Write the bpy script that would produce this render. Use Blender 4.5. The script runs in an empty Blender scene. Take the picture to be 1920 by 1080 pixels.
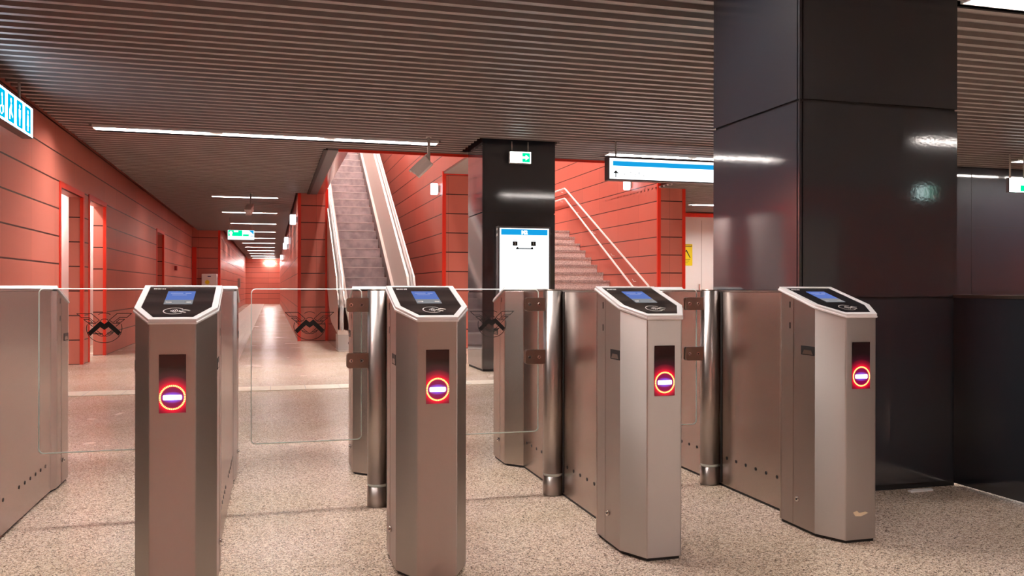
import bpy, bmesh, math, random
from mathutils import Vector, Matrix
random.seed(7)
S = bpy.context.scene
COL = S.collection
PI = math.pi

# ------------------------------------------------------------------ camera, world, exposure
YAW, ROLL, EYE, FPX = 0.2723, 0.0016, 1.05, 1613.0
fw = Vector((math.sin(YAW), math.cos(YAW), 0)); rt = Vector((math.cos(YAW), -math.sin(YAW), 0)); up = Vector((0, 0, 1))
r2 = rt*math.cos(ROLL) + up*math.sin(ROLL); u2 = up*math.cos(ROLL) - rt*math.sin(ROLL)
cam = bpy.data.cameras.new('camera'); cam_ob = bpy.data.objects.new('camera', cam); COL.objects.link(cam_ob)
cam.sensor_width = 36; cam.lens = FPX/1920*36; cam.clip_start = .02; cam.clip_end = 300
M = Matrix((r2, u2, -fw)).transposed().to_4x4(); M.translation = (0, 0, EYE)
cam_ob.matrix_world = M
S.camera = cam_ob
w = bpy.data.worlds.new('world'); S.world = w; w.use_nodes = True
w.node_tree.nodes['Background'].inputs[0].default_value = (.9, .85, .82, 1)
w.node_tree.nodes['Background'].inputs[1].default_value = .02
S.view_settings.view_transform = 'Standard'; S.view_settings.look = 'None'
S.view_settings.gamma = 1; S.view_settings.exposure = 0.0; S.view_settings.use_curve_mapping = False

LAMP = 92.0        # ceiling strip emission
ZC = 2.9           # underside of slats

# ------------------------------------------------------------------ materials
def mat(name, col=(.5,.5,.5), rough=.5, metal=0., emit=None, es=0., spec=.5, coat=0., coat_r=.05, aniso=0., alpha=None, trans=0., ior=1.45):
    m = bpy.data.materials.new(name); m.use_nodes = True
    p = m.node_tree.nodes['Principled BSDF']
    p.inputs['Base Color'].default_value = (*col, 1); p.inputs['Roughness'].default_value = rough
    p.inputs['Metallic'].default_value = metal; p.inputs['Specular IOR Level'].default_value = spec
    p.inputs['Coat Weight'].default_value = coat; p.inputs['Coat Roughness'].default_value = coat_r
    p.inputs['Anisotropic'].default_value = aniso; p.inputs['Transmission Weight'].default_value = trans
    p.inputs['IOR'].default_value = ior
    if emit: p.inputs['Emission Color'].default_value = (*emit, 1); p.inputs['Emission Strength'].default_value = es
    return m
def nodes(m): return m.node_tree.nodes, m.node_tree.links, m.node_tree.nodes['Principled BSDF']
def N(nt, t, **k):
    n = nt.new(t)
    for a, b in k.items(): setattr(n, a, b)
    return n
def mth(ns, ls, op, a, b=None, c=None):
    n = N(ns, 'ShaderNodeMath', operation=op)
    for i, v in enumerate((a, b, c)):
        if v is None: continue
        if isinstance(v, (int, float)): n.inputs[i].default_value = v
        else: ls.new(v, n.inputs[i])
    return n.outputs[0]
def bump(ns, ls, p, h, strength=.1, dist=.01):
    b = N(ns, 'ShaderNodeBump'); b.inputs['Strength'].default_value = strength; b.inputs['Distance'].default_value = dist
    ls.new(h, b.inputs['Height']); ls.new(b.outputs[0], p.inputs['Normal'])

def panel_mat(name, col, jcol, rough, hp, hw, vp, vw, voff=0., vstr=.5, **k):
    """cladding panels: joints every hp metres up and vp metres along, worn tone differences from panel to panel"""
    m = mat(name, col, rough, **k); ns, ls, p = nodes(m)
    g = N(ns, 'ShaderNodeNewGeometry'); s = N(ns, 'ShaderNodeSeparateXYZ'); ls.new(g.outputs['Position'], s.inputs[0])
    sn = N(ns, 'ShaderNodeSeparateXYZ'); ls.new(g.outputs['True Normal'], sn.inputs[0])
    ax = mth(ns, ls, 'ABSOLUTE', sn.outputs[0]); side = mth(ns, ls, 'GREATER_THAN', ax, .5)
    mx = N(ns, 'ShaderNodeMix'); ls.new(side, mx.inputs[0]); ls.new(s.outputs[0], mx.inputs[2]); ls.new(s.outputs[1], mx.inputs[3])
    u = mth(ns, ls, 'ADD', mx.outputs[0], voff)
    def line(c, per, wd):
        q = mth(ns, ls, 'DIVIDE', c, per); f = mth(ns, ls, 'FRACT', mth(ns, ls, 'ADD', q, .5))
        d = mth(ns, ls, 'ABSOLUTE', mth(ns, ls, 'SUBTRACT', f, .5)); return mth(ns, ls, 'LESS_THAN', d, wd/per/2)
    h = line(s.outputs[2], hp, hw); v = mth(ns, ls, 'MULTIPLY', line(u, vp, vw), vstr)
    jm = mth(ns, ls, 'MAXIMUM', h, v)
    # per panel tone
    fu = mth(ns, ls, 'FLOOR', mth(ns, ls, 'DIVIDE', u, vp)); fz = mth(ns, ls, 'FLOOR', mth(ns, ls, 'DIVIDE', s.outputs[2], hp))
    cb = N(ns, 'ShaderNodeCombineXYZ'); ls.new(fu, cb.inputs[0]); ls.new(fz, cb.inputs[1])
    wn = N(ns, 'ShaderNodeTexWhiteNoise', noise_dimensions='3D'); ls.new(cb.outputs[0], wn.inputs[0])
    val = mth(ns, ls, 'ADD', mth(ns, ls, 'MULTIPLY', wn.outputs[0], .12), .94)
    hs = N(ns, 'ShaderNodeHueSaturation'); hs.inputs['Color'].default_value = (*col, 1); ls.new(val, hs.inputs['Value'])
    mc = N(ns, 'ShaderNodeMix', data_type='RGBA'); ls.new(jm, mc.inputs[0]); ls.new(hs.outputs[0], mc.inputs[6]); mc.inputs[7].default_value = (*jcol, 1)
    ls.new(mc.outputs[2], p.inputs['Base Color'])
    bump(ns, ls, p, mth(ns, ls, 'SUBTRACT', 1., jm), .5, .004)
    return m

RED = panel_mat('red_panels', (.58, .168, .122), (.035, .005, .004), .36, 1/3, .017, 1.045, .008, voff=.2, vstr=.35, spec=.5)
TRIM_RED = mat('red_edge', (.75, .035, .015), .3)
BLACKP = mat('black_panels', (.011, .014, .021), .45, 0., spec=.4, coat=1., coat_r=.06)
def orange_peel(m, sc=60, st=.007):
    ns, ls, p = nodes(m); t = N(ns, 'ShaderNodeTexNoise'); t.inputs['Scale'].default_value = sc; t.inputs['Detail'].default_value = 1
    g = N(ns, 'ShaderNodeNewGeometry'); ls.new(g.outputs['Position'], t.inputs['Vector'])
    b = N(ns, 'ShaderNodeBump'); b.inputs['Strength'].default_value = st; b.inputs['Distance'].default_value = .01
    ls.new(t.outputs[0], b.inputs['Height']); ls.new(b.outputs[0], p.inputs['Normal']); ls.new(b.outputs[0], p.inputs['Coat Normal'])
orange_peel(BLACKP); BLACKP.node_tree.nodes['Principled BSDF'].inputs['Coat IOR'].default_value = 1.9
JOINT = mat('dark_joint', (.006, .006, .007), .6)
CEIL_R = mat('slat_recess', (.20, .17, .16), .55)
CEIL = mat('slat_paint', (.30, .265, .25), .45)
VOID = mat('ceiling_void', (.02, .02, .02), .9)
GREY_TRIM = mat('grey_trim', (.12, .115, .12), .5)
SOFFIT = mat('grey_soffit', (.38, .37, .36), .7)
WHITE_WALL = mat('white_paint', (.82, .80, .77), .6)
STEEL = mat('brushed_steel', (.53, .475, .44), .38, 1.0, aniso=.92)
def brushed(m, sx, sz, amp=.10, base=.2, bs=.02):
    ns, ls, p = nodes(m); tc = N(ns, 'ShaderNodeTexCoord'); mp = N(ns, 'ShaderNodeMapping'); mp.inputs['Scale'].default_value = (sx, sx, sz)
    ls.new(tc.outputs['Object'], mp.inputs[0]); t = N(ns, 'ShaderNodeTexNoise'); t.inputs['Scale'].default_value = 1; t.inputs['Detail'].default_value = 3
    ls.new(mp.outputs[0], t.inputs['Vector'])
    p.inputs['Roughness'].default_value = base+amp/2
    tg = N(ns, 'ShaderNodeCombineXYZ'); tg.inputs[2].default_value = 1.; ls.new(tg.outputs[0], p.inputs['Tangent'])
brushed(STEEL, 2, 60, .0, .38)
STEEL_D = mat('dark_steel', (.33, .27, .23), .3, 1.0)
STEEL_B = mat('body_steel', (.50, .445, .41), .27, 1.0, aniso=.8)
brushed(STEEL_B, 2, 60, .0, .27)
POST = mat('post_steel', (.50, .44, .41), .34, 1.0, aniso=.55)
brushed(POST, 2, 60, .0, .34)
brushed(STEEL_D, 5, 300, .1, .24)
CHROME = mat('polished_steel', (.8, .78, .76), .12, 1.0)
ESC_STEEL = mat('satin_steel', (.74, .69, .63), .42, .55)
POL_STEEL = mat('mirror_steel', (.50, .46, .44), .18, 1.0)
FRAME_W = mat('white_frame', (.96, .94, .93), .25, coat=.5)
BLACK_GLASS = mat('black_glass', (.012, .012, .015), .08, coat=1, coat_r=.03)
BLACK_PL = mat('black_plastic', (.015, .014, .014), .5)
DARK_FRAME = mat('dark_frame', (.07, .05, .055), .45)
GREY_PL = mat('grey_plastic', (.45, .42, .39), .5)
WHITE_PL = mat('white_plastic', (.86, .84, .81), .45)
YELLOW = mat('yellow_sticker', (.85, .70, .01), .5)
INK = mat('black_ink', (.008, .008, .008), .6)
def emi(name, col, s): return mat(name, (0, 0, 0), .5, emit=col, es=s, spec=0)
E_LAMP = emi('lamp_diffuser', (1., .93, .90), LAMP)
E_WALL = emi('emergency_lamp', (.93, .93, 1.), 4.)
E_SIGN = emi('sign_white', (.90, .96, 1.), 2.2)
E_SIGN_C = emi('sign_white_dim', (.85, 1., 1.), 1.3)
E_BLUE = emi('sign_blue', (.01, .37, .80), 1.0)
E_CYAN = emi('sign_cyan', (.0, .45, .75), 1.2)
E_GREEN = emi('sign_green', (.0, .8, .35), 1.2)
E_EXITW = emi('exit_white', (.75, 1., .97), 6.)
E_LED = emi('led_yellow', (1., .58, .16), 3.)
E_BAR = emi('led_white', (.9, .9, 1.), 6.)
E_SCRB = emi('screen_blue', (.16, .26, .72), .75)
E_SCRG = emi('screen_grey', (.36, .36, .38), .75)
E_SCRT = emi('screen_text', (.45, .5, .85), .8)

GLASS = mat('wing_glass', (1, 1, 1), 0.0, trans=1., ior=1.45)
def thin_glass(m):      # pane: refraction is negligible for a flat sheet, so shade as clear film with fresnel gloss
    ns, ls, p = nodes(m); out = ns['Material Output']
    tr = N(ns, 'ShaderNodeBsdfTransparent'); tr.inputs[0].default_value = (.992, .998, .995, 1)
    gl = N(ns, 'ShaderNodeBsdfGlossy'); gl.inputs['Roughness'].default_value = .02
    fr = N(ns, 'ShaderNodeFresnel'); fr.inputs[0].default_value = 1.5
    mx = N(ns, 'ShaderNodeMixShader'); ls.new(fr.outputs[0], mx.inputs[0]); ls.new(tr.outputs[0], mx.inputs[1]); ls.new(gl.outputs[0], mx.inputs[2])
    ls.new(mx.outputs[0], out.inputs[0])
thin_glass(GLASS)
GLASS_EDGE = mat('polished_glass_edge', (.88, 1., .94), .15, coat=1.)

# LED panel face: red ring glow and blue bar glow painted in as emission
LEDF = mat('led_glow', (.01, .002, .004), .25, coat=1)
def led_glow(m):
    ns, ls, p = nodes(m); tc = N(ns, 'ShaderNodeTexCoord'); s = N(ns, 'ShaderNodeSeparateXYZ'); ls.new(tc.outputs['Object'], s.inputs[0])
    dz = mth(ns, ls, 'SUBTRACT', s.outputs[2], .687)
    r = mth(ns, ls, 'SQRT', mth(ns, ls, 'ADD', mth(ns, ls, 'MULTIPLY', s.outputs[0], s.outputs[0]), mth(ns, ls, 'MULTIPLY', dz, dz)))
    dz2 = mth(ns, ls, 'MULTIPLY', dz, 1.9)
    rb = mth(ns, ls, 'SQRT', mth(ns, ls, 'ADD', mth(ns, ls, 'MULTIPLY', s.outputs[0], s.outputs[0]), mth(ns, ls, 'MULTIPLY', dz2, dz2)))
    cr = N(ns, 'ShaderNodeValToRGB'); ls.new(mth(ns, ls, 'DIVIDE', r, .1), cr.inputs[0])
    e = cr.color_ramp.elements; e[0].position = .0; e[0].color = (.25, 0, .12, 1); e[1].position = .95; e[1].color = (.0, 0, 0, 1)
    for pos, c in ((.30, (.25, .0, .06, 1)), (.44, (.9, .0, .03, 1)), (.56, (.30, .0, .02, 1)), (.72, (.03, 0, .006, 1))):
        x = e.new(pos); x.color = c
    cb = N(ns, 'ShaderNodeValToRGB'); ls.new(mth(ns, ls, 'DIVIDE', rb, .05), cb.inputs[0])
    e = cb.color_ramp.elements; e[0].position = .3; e[0].color = (.05, .12, 1, 1); e[1].position = .75; e[1].color = (0, 0, 0, 1)
    ad = N(ns, 'ShaderNodeMix', data_type='RGBA', blend_type='ADD'); ad.inputs[0].default_value = 1
    ls.new(cr.outputs[0], ad.inputs[6]); ls.new(cb.outputs[0], ad.inputs[7])
    ls.new(ad.outputs[2], p.inputs['Emission Color']); p.inputs['Emission Strength'].default_value = 1.
led_glow(LEDF)

def floor_mat():
    m = mat('speckled_granite', (.5, .4, .33), .3); ns, ls, p = nodes(m)
    g = N(ns, 'ShaderNodeNewGeometry')
    def noise(sc, det, rough=.5):
        t = N(ns, 'ShaderNodeTexNoise'); t.inputs['Scale'].default_value = sc; t.inputs['Detail'].default_value = det; t.inputs['Roughness'].default_value = rough
        ls.new(g.outputs['Position'], t.inputs['Vector']); return t.outputs[0]
    big = noise(1.3, 3)
    def grains(sc, stops):
        v = N(ns, 'ShaderNodeTexVoronoi'); v.inputs['Scale'].default_value = sc; ls.new(g.outputs['Position'], v.inputs['Vector'])
        sp = N(ns, 'ShaderNodeSeparateColor'); ls.new(v.outputs['Color'], sp.inputs[0])
        r = N(ns, 'ShaderNodeValToRGB'); r.color_ramp.interpolation = 'CONSTANT'; ls.new(sp.outputs[0], r.inputs[0]); e = r.color_ramp.elements
        e[0].position = 0; e[0].color = (*stops[0][1], 1); e[1].position = stops[1][0]; e[1].color = (*stops[1][1], 1)
        for po, c in stops[2:]: x = e.new(po); x.color = (*c, 1)
        return r.outputs[0]
    ga = grains(250, [(0, (.16, .12, .10)), (.12, (.50, .39, .32)), (.30, (.76, .62, .51)), (.55, (.95, .80, .67)), (.80, (1., .92, .81))])
    gb = grains(120, [(0, (.62, .57, .54)), (.15, (.88, .83, .78)), (.40, (1., .98, .96))])
    mx = N(ns, 'ShaderNodeMix', data_type='RGBA', blend_type='MULTIPLY'); mx.inputs[0].default_value = 1
    ls.new(ga, mx.inputs[6]); ls.new(gb, mx.inputs[7])
    r3 = N(ns, 'ShaderNodeValToRGB'); ls.new(big, r3.inputs[0]); e = r3.color_ramp.elements
    e[0].position = .35; e[0].color = (.88, .85, .78, 1); e[1].position = .65; e[1].color = (1, .96, .95, 1)
    m2 = N(ns, 'ShaderNodeMix', data_type='RGBA', blend_type='MULTIPLY'); m2.inputs[0].default_value = 1
    ls.new(mx.outputs[2], m2.inputs[6]); ls.new(r3.outputs[0], m2.inputs[7])
    # slab joints
    s = N(ns, 'ShaderNodeSeparateXYZ'); ls.new(g.outputs['Position'], s.inputs[0])
    def line(c, per, wd):
        f = mth(ns, ls, 'FRACT', mth(ns, ls, 'DIVIDE', c, per)); return mth(ns, ls, 'LESS_THAN', f, wd/per)
    j = mth(ns, ls, 'MAXIMUM', line(s.outputs[0], .9, .004), line(s.outputs[1], .6, .004))
    m3 = N(ns, 'ShaderNodeMix', data_type='RGBA'); ls.new(mth(ns, ls, 'MULTIPLY', j, .35), m3.inputs[0]); ls.new(m2.outputs[2], m3.inputs[6]); m3.inputs[7].default_value = (.85, .72, .62, 1)
    ls.new(m3.outputs[2], p.inputs['Base Color'])
    ls.new(mth(ns, ls, 'ADD', mth(ns, ls, 'MULTIPLY', big, .08), .22), p.inputs['Roughness'])
    return m
FLOOR = floor_mat()
def stone(name, a, b, sc=60):
    m = mat(name, a, .5); ns, ls, p = nodes(m); g = N(ns, 'ShaderNodeNewGeometry'); t = N(ns, 'ShaderNodeTexNoise')
    t.inputs['Scale'].default_value = sc; t.inputs['Detail'].default_value = 3; ls.new(g.outputs['Position'], t.inputs['Vector'])
    r = N(ns, 'ShaderNodeValToRGB'); ls.new(t.outputs[0], r.inputs[0]); e = r.color_ramp.elements
    e[0].position = .35; e[0].color = (*a, 1); e[1].position = .62; e[1].color = (*b, 1); ls.new(r.outputs[0], p.inputs['Base Color']); return m
TACT = stone('cream_tactile', (.80, .68, .54), (.88, .78, .64), 25)
STEP = stone('stair_granite', (.62, .53, .48), (.95, .86, .80), 45)
STEP_EDGE = stone('stair_granite_edge', (.28, .21, .19), (.62, .52, .47), 45)
ESC_STEP = stone('escalator_step', (.34, .29, .29), (.50, .42, .42), 7)
STEP_LINE = mat('step_edge', (.62, .55, .52), .4)
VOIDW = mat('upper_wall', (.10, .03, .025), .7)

# ------------------------------------------------------------------ mesh helpers
class MB:
    def __init__(s): s.v = []; s.f = []; s.m = []; s.mats = []; s.sm = []
    def mi(s, m):
        if m not in s.mats: s.mats.append(m)
        return s.mats.index(m)
    def add(s, vs, fs, m, smooth=False):
        o = len(s.v); s.v += [tuple(v) for v in vs]; k = s.mi(m)
        for f in fs: s.f.append(tuple(i+o for i in f)); s.m.append(k); s.sm.append(smooth)
        return s
    def box(s, x0, x1, y0, y1, z0, z1, m):
        vs = [(x0,y0,z0),(x1,y0,z0),(x1,y1,z0),(x0,y1,z0),(x0,y0,z1),(x1,y0,z1),(x1,y1,z1),(x0,y1,z1)]
        return s.add(vs, [(0,3,2,1),(4,5,6,7),(0,1,5,4),(1,2,6,5),(2,3,7,6),(3,0,4,7)], m)
    def quad(s, pts, m): return s.add(pts, [tuple(range(len(pts)))], m)
    def prism(s, poly, a, b, m, fn=None, smooth=False):
        """poly: 2d outline; extruded between a and b; fn(u,v,w)->xyz"""
        fn = fn or (lambda u, v, w_: (u, v, w_)); n = len(poly)
        vs = [fn(u, v, a) for u, v in poly] + [fn(u, v, b) for u, v in poly]
        s.add(vs, [tuple(range(n))[::-1], tuple(range(n, 2*n))], m)
        o = len(s.v)-2*n; k = s.mi(m)
        for i in range(n):
            j = (i+1) % n; s.f.append((o+i, o+j, o+n+j, o+n+i)); s.m.append(k); s.sm.append(smooth)
        return s
    def cyl(s, c, r, a, b, m, axis='z', n=24, r2=None, smooth=True):
        r2 = r if r2 is None else r2
        def P(t, rr, w_):
            u, v = rr*math.cos(t), rr*math.sin(t)
            return {'z': (c[0]+u, c[1]+v, w_), 'y': (c[0]+u, w_, c[1]+v), 'x': (w_, c[0]+u, c[1]+v)}[axis]
        vs = [P(2*PI*i/n, r, a) for i in range(n)] + [P(2*PI*i/n, r2, b) for i in range(n)]
        s.add(vs, [tuple(range(n))[::-1], tuple(range(n, 2*n))], m)
        o = len(s.v)-2*n; k = s.mi(m)
        for i in range(n):
            j = (i+1) % n; s.f.append((o+i, o+j, o+n+j, o+n+i)); s.m.append(k); s.sm.append(smooth)
        return s
    def tube(s, pts, r, m, n=10, caps=True):
        pts = [Vector(p) for p in pts]; rings = []
        for i, p in enumerate(pts):
            d = (pts[min(i+1, len(pts)-1)]-pts[max(i-1, 0)]).normalized()
            a = Vector((0, 0, 1)) if abs(d.z) < .95 else Vector((1, 0, 0))
            u = d.cross(a).normalized(); v = u.cross(d).normalized()
            rings.append([p + (u*math.cos(2*PI*k/n) + v*math.sin(2*PI*k/n))*r for k in range(n)])
        vs = [q for g in rings for q in g]; fs = []
        for i in range(len(pts)-1):
            for k in range(n): fs.append((i*n+k, i*n+(k+1) % n, (i+1)*n+(k+1) % n, (i+1)*n+k))
        s.add(vs, fs, m, True)
        if caps: s.add(rings[0], [tuple(range(n))[::-1]], m); s.add(rings[-1], [tuple(range(n))], m)
        return s
    def build(s, name, parent=None, bevel=0., **props):
        me = bpy.data.meshes.new(name); me.from_pydata(s.v, [], s.f)
        for m in s.mats: me.materials.append(m)
        for i, p in enumerate(me.polygons): p.material_index = s.m[i]; p.use_smooth = s.sm[i]
        bm = bmesh.new(); bm.from_mesh(me); bmesh.ops.recalc_face_normals(bm, faces=bm.faces); bm.to_mesh(me); bm.free()
        me.update()
        o = bpy.data.objects.new(name, me); COL.objects.link(o)
        if parent: o.parent = parent
        if bevel:
            b = o.modifiers.new('bevel', 'BEVEL'); b.width = bevel; b.segments = 2; b.limit_method = 'ANGLE'; b.angle_limit = .6
        for k, v in props.items(): o[k] = v
        return o
def struct(mb, name, **k): return mb.build(name, None, kind='structure', **k)
def tag(o, label, cat, group=None):
    o['label'] = label; o['category'] = cat
    if group: o['group'] = group
    return o
def thing(name, loc, label, cat, group=None, rz=0):
    o = bpy.data.objects.new(name, None); COL.objects.link(o); o.location = loc; o.rotation_euler = (0, 0, rz)
    o.empty_display_size = .1
    return tag(o, label, cat, group)
def copy_tree(o, parent=None):
    c = o.copy(); COL.objects.link(c); c.parent = parent
    for ch in [x for x in KIDS(o)]: copy_tree(ch, c)
    return c
def KIDS(o): return [x for x in bpy.data.objects if x.parent == o]
def dup(o, loc, label, rz=None):
    c = copy_tree(o); c.location = loc; c['label'] = label
    if rz is not None: c.rotation_euler = (0, 0, rz)
    return c
def rrect(x0, x1, y0, y1, r, n=5, corners=(1, 1, 1, 1)):
    out = []
    for (cx, cy, a0, on) in ((x1-r, y0+r, -PI/2, corners[0]), (x1-r, y1-r, 0, corners[1]), (x0+r, y1-r, PI/2, corners[2]), (x0+r, y0+r, PI, corners[3])):
        if on: out += [(cx+r*math.cos(a0+PI/2*i/n), cy+r*math.sin(a0+PI/2*i/n)) for i in range(n+1)]
        else:
            a = a0+PI/4; out.append((cx+r*(1 if math.cos(a) > 0 else -1), cy+r*(1 if math.sin(a) > 0 else -1)))
    return out
def text_mesh(mb, body, x, z, size, m, fn, bold=0.):
    """flat lettering turned into mesh faces; fn maps (u,v)->xyz"""
    cu = bpy.data.curves.new('lettering', 'FONT'); cu.body = body; cu.size = size; cu.align_x = 'CENTER'; cu.align_y = 'CENTER'; cu.offset = bold
    cu.resolution_u = 3
    o = bpy.data.objects.new('lettering', cu); COL.objects.link(o)
    dg = bpy.context.evaluated_depsgraph_get(); me = bpy.data.meshes.new_from_object(o.evaluated_get(dg))
    vs = [fn(x+v.co.x, z+v.co.y) for v in me.vertices]; mb.add(vs, [tuple(p.vertices) for p in me.polygons], m)
    bpy.data.objects.remove(o); bpy.data.curves.remove(cu); bpy.data.meshes.remove(me)
    return mb

# ------------------------------------------------------------------ the setting: floor, walls
XL, XLF = -2.48, -1.62       # left wall, narrower left wall past the jog
YJ, YE = 29.5, 57.5
RX = 0.50                    # right wall of the far corridor
YP = 17.4                    # pier at the mouth of the corridor
SX0, SX1 = 1.0, 2.84         # escalator shaft
BX1 = 3.9                    # dividing wall, stair side
WX = 6.88                    # stair right wall
YF = 14.6                    # fronts of those walls
YB = -6.0                    # wall behind the camera
XR = 14.0

fl = MB()
fl.box(XL-1.4, XR+.2, YB-.2, YE+.2, -.12, 0, FLOOR)
struct(fl, 'floor')
t = MB(); t.box(-2.46, 8.6, 9.10, 9.48, 0, .006, TACT)
tj = MB()
for i in range(32): tj.box(-2.46+.35*i-.002, -2.46+.35*i+.003, 9.10, 9.48, .0055, .0066, GREY_PL)
t.v += []; o = struct(t, 'trim_1'); tj.build('tile_joints', o)
PATHM = stone('worn_tactile', (.64, .53, .45), (.76, .65, .56), 25)
t = MB(); t.box(-1.30, -.46, 10.2, YE, 0, .002, PATHM)
for i in range(9):
    x = -1.24+.09*i; t.box(x, x+.035, 10.2, YE, .002, .006, PATHM)
struct(t, 'trim_2')

# left wall with its door recesses (openings at Y ranges, up to z top)
openings = [(11.57, 12.84, 2.27), (13.30, 14.50, 2.29), (20.70, 21.95, 2.30)]
wl = MB(); y = YB
for a, b, zt in openings:
    wl.box(XL-.17, XL, y, a, 0, 3.4, RED); wl.box(XL-.17, XL, a, b, zt, 3.4, RED)
    y = b
wl.box(XL-.17, XL, y, YJ+.25, 0, 3.4, RED)
a, b, zt = openings[2]
wl.box(XL-.95, XL-.17, b, b+.12, 0, 2.6, RED); wl.box(XL-.95, XL-.17, a-.12, a, 0, 2.6, RED); wl.box(XL-.95, XL-.17, a, b, zt, zt+.1, RED)
al = MB(); al.box(-3.22, -3.14, 10.9, 18.2, 0, 2.7, WHITE_WALL); al.box(-3.14, XL-.17, 10.9, 11.0, 0, 2.7, WHITE_WALL); al.box(-3.14, XL-.17, 18.1, 18.2, 0, 2.7, WHITE_WALL); al.box(-3.22, XL-.17, 10.9, 18.2, 2.7, 2.8, WHITE_WALL)
struct(al, 'wall_alcove')
struct(wl, 'wall_left')
for k, (a, b, zt) in enumerate(openings):
    e = MB()
    e.box(XL-.03, XL+.012, b-.012, b+.07, 0, zt+.07, TRIM_RED); e.box(XL-.03, XL+.012, a-.07, b-.012, zt, zt+.07, TRIM_RED); e.box(XL-.03, XL+.012, a-.07, a, 0, zt, TRIM_RED)
    struct(e, 'trim_%d' % (k+3))
    if k < 2: continue
    d = MB(); dm = RED
    d.box(XL-.72, XL-.66, a, b+.0, 0, zt, dm)
    o = struct(d, 'door_%d' % (k+1))
    h = MB(); h.tube([(XL-.64, a+.12, 1.02), (XL-.60, a+.12, 1.02), (XL-.60, a+.25, 1.02)], .01, CHROME); h.build('door_handle', o)
# jog, far corridor
j = MB(); j.box(XL-.25, XLF, YJ, YJ+.2, 0, 3.4, RED); j.box(XLF-.2, XLF, YJ+.2, YE, 0, 3.4, RED)
struct(j, 'wall_left_far')
e = MB(); e.box(XLF-.06, XLF+.012, YJ-.012, YJ+.05, 0, ZC+.1, TRIM_RED); e.box(XL, XL+.14, YJ-.03, YJ, 0, 2.35, TRIM_RED); struct(e, 'trim_6')
struct(MB().box(XLF-.2, RX+.3, YE, YE+.2, 0, 3.4, RED), 'wall_end')
struct(MB().box(RX, SX0+.06, YP, YE, 0, 3.4, RED), 'wall_right_corridor')
e = MB(); e.box(RX-.012, RX+.05, YP-.012, YP+.03, 0, 3.0, TRIM_RED); e.box(SX0+.02, SX0+.075, YP-.012, YP+.03, 0, 3.0, TRIM_RED); struct(e, 'trim_7')

# escalator shaft, dividing wall, stairwell
ZT = 7.6
sh = MB()
sh.box(SX0-.2, SX0, 11.84, YP, ZC+.10, ZT, RED)                 # upper left side of the opening
sh.box(SX0-.2, SX0, YP, 31, 3.4, ZT, RED)
struct(sh, 'wall_shaft_left')
sh = MB(); sh.box(SX1, BX1, YF, 31, 0, ZT, RED); sh.box(SX1, BX1, 11.84, YF, 3.05, ZT, RED)
struct(sh, 'wall_middle')
sf = MB(); sf.box(SX1+.01, BX1-.01, 11.86, YF, 3.02, 3.05, SOFFIT); struct(sf, 'trim_8')
e = MB(); e.box(SX1-.012, SX1+.05, YF-.012, YF+.03, 0, 3.06, TRIM_RED); e.box(SX1, BX1, YF-.015, YF, 3.0, 3.05, TRIM_RED); struct(e, 'trim_9')
sh = MB(); sh.box(WX, WX+.54, YF, 31, 0, ZT, RED); sh.box(WX, WX+.54, 11.84, YF, 3.05, ZT, RED); struct(sh, 'wall_stair_right')
e = MB(); e.box(WX-.012, WX+.05, YF-.012, YF+.03, 0, 3.06, TRIM_RED); e.box(WX+.49, WX+.552, YF-.012, YF+.03, 0, 3.0, TRIM_RED); struct(e, 'trim_10')
sh = MB(); sh.box(SX0-.2, WX+.54, 31, 31.2, 0, ZT, RED); struct(sh, 'wall_shaft_back')
sh = MB(); sh.box(SX0-.2, WX+.54, 11.70, 11.84, ZC+.05, ZT, VOIDW); struct(sh, 'wall_shaft_front')  # unseen, put in to keep the light inside the shaft
sh = MB(); sh.box(SX0-.2, WX+.54, 11.7, 31.2, ZT, ZT+.1, VOID); struct(sh, 'ceiling_shaft')
e = MB(); e.box(.72, .86, 11.74, YP, ZC-.01, ZC+.08, GREY_TRIM); e.box(.665, .72, 11.74, YP, ZC-.012, ZC+.1, BLACK_PL); struct(e, 'trim_11')
e = MB(); e.box(.86, 1.0, 11.80, YP, ZC+.0, ZC+.08, mat('glossy_red', (.55, .08, .06), .12)); struct(e, 'trim_12')
e = MB(); e.box(.86, WX, 11.765, 11.80, ZC-.02, ZC+.1, TRIM_RED); struct(e, 'trim_13')

# right side: black clad wall, corridor beyond, wall behind the camera
bw = MB(); bw.box(8.9, XR, 10.8, 11.0, 0, 3.4, BLACKP)
for z in (1.0, 2.0): bw.box(8.9, XR, 10.797, 10.8, z-.006, z+.006, JOINT)
for i in range(5): bw.box(9.3+1.02*i, 9.308+1.02*i, 10.797, 10.8, 0, 3.2, JOINT)
struct(bw, 'wall_black')
rc = MB(); rc.box(WX+.54, 12.0, 19.0, 19.2, 0, 3.4, RED); struct(rc, 'wall_side_corridor')
rc = MB(); rc.box(12.0, 12.2, 11.0, 19.2, 0, 3.4, RED); struct(rc, 'wall_side_corridor_right')
e = MB(); e.box(8.9, 11.3, 18.90, 19.0, 2.78, 2.87, TRIM_RED); struct(e, 'trim_14')
d = MB(); d.box(9.2, 10.95, 18.93, 19.0, 0, 2.78, WHITE_WALL); d.box(10.07, 10.08, 18.925, 18.93, 0, 2.7, GREY_PL)
o = struct(d, 'door_4'); MB().box(9.98, 10.0, 18.86, 18.93, .95, 1.15, CHROME).build('door_handle', o)
bk = MB(); bk.box(XL-.25, XR, YB-.2, YB, 0, 3.4, RED); struct(bk, 'wall_back')
struct(MB().box(XR, XR+.2, YB, 11.0, 0, 3.4, RED), 'wall_right')
d = MB(); d.box(8.75, 9.95, YB, YB+.05, 0, 2.35, WHITE_WALL)
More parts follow.
